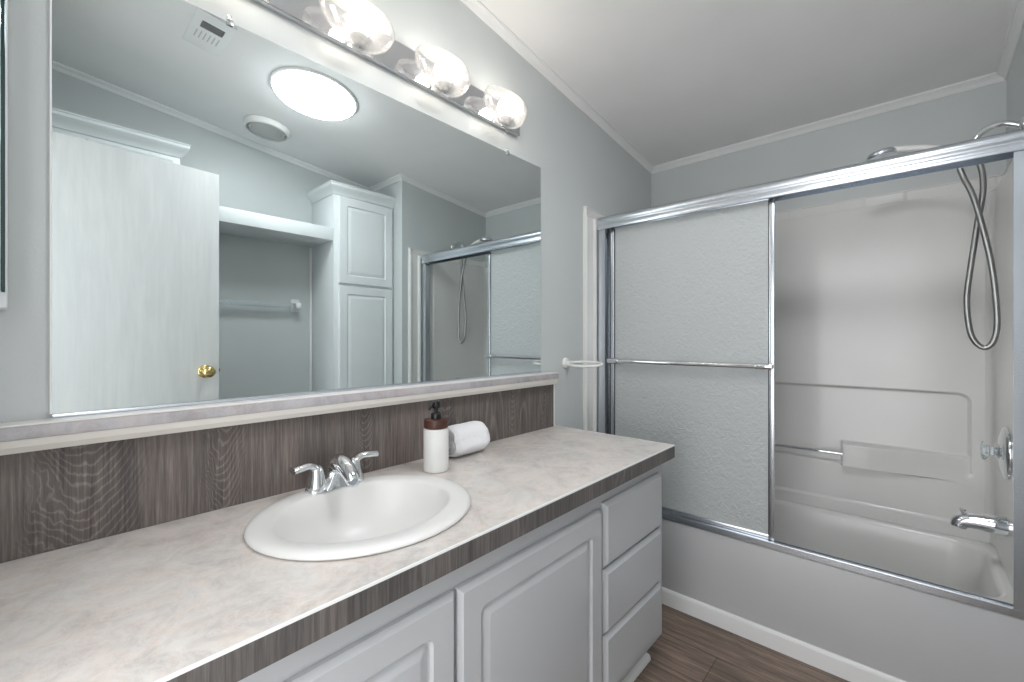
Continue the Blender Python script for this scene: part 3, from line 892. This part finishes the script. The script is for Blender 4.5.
# ------------------------------------------------------------ the wall opposite the mirror (seen in the glass)
hx, hy = -.140, -.132
fx, fy = .680, -.2075
ddir = Vector((fx - hx, fy - hy, 0)).normalized(); dn = Vector((-ddir.y, ddir.x, 0))      # dn faces the mirror
L = (Vector((fx, fy, 0)) - Vector((hx, hy, 0))).length
dr = bpy.data.objects.new('door_1', None); COL.objects.link(dr); dr.location = (hx, hy, 0)
struct(dr, 'white flush door with brass knob standing open, seen in the mirror', 'door')
def dpt(a, o, z): return Vector((hx, hy, 0)) + ddir * a + dn * o + Vector((0, 0, z))
bm = BM()
loft(bm, [[dpt(a, o, z) for a, z in rrect(i, L - i, .010 + i, 2.117 - i, .001, 2)] for o, i in ((-.035, .001), (-.034, 0), (-.001, 0), (0, .001))])
obj('door_slab', bm, M['door'], dr, smooth=0)
for s in (1, -1):
    bm = BM()
    o0 = 0 if s > 0 else -.035
    lathe(bm, [(.033, .0004), (.033, .003), (.028, .008), (.014, .011), (.0115, .016), (.0115, .030), (.016, .036), (.026, .045), (.029, .056), (.026, .066), (.016, .073), (.001, .0745)], dpt(L - .064, o0, 1.095), dn * s, 32)
    obj('door_knob', bm, M['brass'], dr, smooth=50)
bm = BM(); c = dpt(L, -.0175, 1.098)
t = BM(); box(t, 0, .002, -.012, .012, -.028, .028, .0006); box(t, .001, .010, -.006, .006, -.008, .008, .002)
merge(bm, t, frame_mat(c, (0, 0, 1), ddir))
obj('latch', bm, M['brass'], dr)

# linen cabinet
YC = -.425
def crown_cab(bm, x0, x1, yb, yf, z, left=True, right=True):
    prof = [(0, 0), (.004, .0), (.006, .008), (.012, .020), (.022, .034), (.032, .044), (.036, .050), (.036, .064), (.040, .066), (.040, .072)]
    loops = []
    for p, h in prof:
        loops.append([(x0 - (p if left else 0), yb, z + h), (x0 - (p if left else 0), yf + p, z + h), (x1 + (p if right else 0), yf + p, z + h), (x1 + (p if right else 0), yb, z + h)])
    loft(bm, loops)
ln = thing('linen_cabinet', 'tall white linen cabinet with two raised panel doors and crown, mirrored beside the shower', 'cabinet', (1.635, -.6, 0))
bm = BM(); box(bm, 1.403, XR - .001, YO + .001, YC - .0005, 0, 2.246, .0015)
obj('cabinet_body', bm, M['linen'], ln)
bm = BM(); crown_cab(bm, 1.403, XR - .001, YO + .001, YC, 2.2465, True, False)
obj('crown', bm, M['linen'], ln, smooth=20)
LP = [(0, 0, .002), (0, .012, .002), (.004, .0175, .003), (.055, .0175, .010), (.060, .0115, .008), (.066, .0110, .006), (.084, .0170, .003), (.088, .0172, .002)]
for z0, z1 in ((1.643, 2.236), (.130, 1.628)):
    bm = BM(); panel(bm, 1.434, 1.846, z0, z1, YC, 1, LP)
    obj('door', bm, M['linen'], ln, smooth=20)

c2 = thing('storage_cabinet', 'white crowned cabinet mostly hidden behind the open door in the mirror', 'cabinet', (.19, -.6, 0))
bm = BM(); box(bm, XL + .001, .557, YO + .001, YC - .0005, 0, 2.226, .0015)
obj('cabinet_body', bm, M['linen'], c2)
bm = BM(); crown_cab(bm, XL + .001, .557, YO + .001, YC, 2.2265, False, True)
obj('crown', bm, M['linen'], c2, smooth=20)
for x0, x1 in ((-.14, .19), (.196, .527)):
    bm = BM(); panel(bm, x0, x1, .13, 2.205, YC, 1, LP)
    obj('door', bm, M['linen'], c2, smooth=20)

bm = BM(); box(bm, .558, 1.402, YO + .001, YC - .002, 1.929, 2.014, .002)
tag(obj('wall_shelf', bm, M['linen']), 'thick white shelf spanning between the two tall cabinets in the mirror', 'shelf')

tb = thing('towel_bar', 'clear acrylic towel bar with white brackets under the shelf in the mirror', 'towel bar', (.95, YO, 1.49))
bm = BM(); tube(bm, [(.615, YO + .052, 1.492), (.95, YO + .052, 1.492), (1.283, YO + .052, 1.492)], .018, 18, 2)
obj('rod', bm, M['clear'], tb)
for x in (.615, 1.283):
    bm = BM()
    box(bm, x - .030, x + .030, YO + .0005, YO + .012, 1.452, 1.540, .006)
    box(bm, x - .020, x + .020, YO + .010, YO + .072, 1.470, 1.516, .010, 3)
    obj('bracket', bm, M['plastic'], tb)

# ------------------------------------------------------------ ceiling fittings
TILT = math.atan(.1122)
def cmat(x, y, dz=0.0):
    """frame on the ceiling, local -Z pointing down out of it"""
    return Matrix.Translation((x, y, ceil(x) + dz)) @ Matrix.Rotation(TILT, 4, 'Y')
sl = thing('tubular_skylight', 'round glowing skylight diffuser in the sloped ceiling', 'skylight', (1.042, .127, ceil(1.042)))
t = BM(); lathe(t, [(.215, -.001), (.215, -.006), (.209, -.010), (.200, -.010), (.198, -.004), (.198, -.001)], (0, 0, 0), (0, 0, 1), 64)
bm = BM(); merge(bm, t, cmat(1.035, .122)); obj('ring', bm, M['trim'], sl)
t = BM(); lathe(t, [(.202, -.0105), (.202, -.014), (.190, -.026), (.160, -.037), (.11, -.046), (.05, -.050), (.002, -.051)], (0, 0, 0), (0, 0, 1), 64)
bm = BM(); merge(bm, t, cmat(1.035, .122)); obj('diffuser', bm, M['skylight'], sl, smooth=80)

ef = thing('exhaust_fan', 'round white ceiling exhaust fan beside the glowing skylight', 'fan', (1.0, -.462, ceil(1.0)))
t = BM(); lathe(t, [(.128, -.001), (.128, -.014), (.122, -.030), (.114, -.034), (.110, -.030), (.108, -.004), (.100, -.003), (.002, -.003)], (0, 0, 0), (0, 0, 1), 56)
bm = BM(); merge(bm, t, cmat(1.0, -.462)); obj('housing', bm, M['plastic'], ef)
t = BM(); lathe(t, [(.098, -.0035), (.098, -.026), (.092, -.031), (.084, -.032), (.080, -.028), (.070, -.031), (.003, -.033)], (0, 0, 0), (0, 0, 1), 56)
bm = BM(); merge(bm, t, cmat(1.0, -.462)); obj('grille', bm, M['grey'], ef)

cv = thing('ceiling_vent', 'small rectangular white ceiling vent with dark louvers near the light bar in the mirror', 'vent', (.548, .165, ceil(.548)))
mt = cmat(.548, .165)
t = BM(); box(t, -.072, .072, -.138, .138, -.007, -.001, .003); bm = BM(); merge(bm, t, mt); obj('cover', bm, M['trim'], cv)
t = BM(); box(t, -.042, .042, .028, .078, -.0078, -.0069)
bm = BM(); merge(bm, t, mt); obj('louver_opening', bm, M['dark'], cv, smooth=0)
for i in range(6):
    t = BM(); box(t, -.046 + i * .0165, -.046 + i * .0165 + .005, -.060, .000, -.0078, -.0069)
    bm = BM(); merge(bm, t, mt); obj('slot', bm, M['grey'], cv, smooth=0)
t = BM()
for i in range(4): box(t, -.042, .042, .034 + i * .012, .0352 + i * .012, -.0090, -.0079)
bm = BM(); merge(bm, t, mt); obj('louver', bm, M['plastic'], cv, smooth=0)
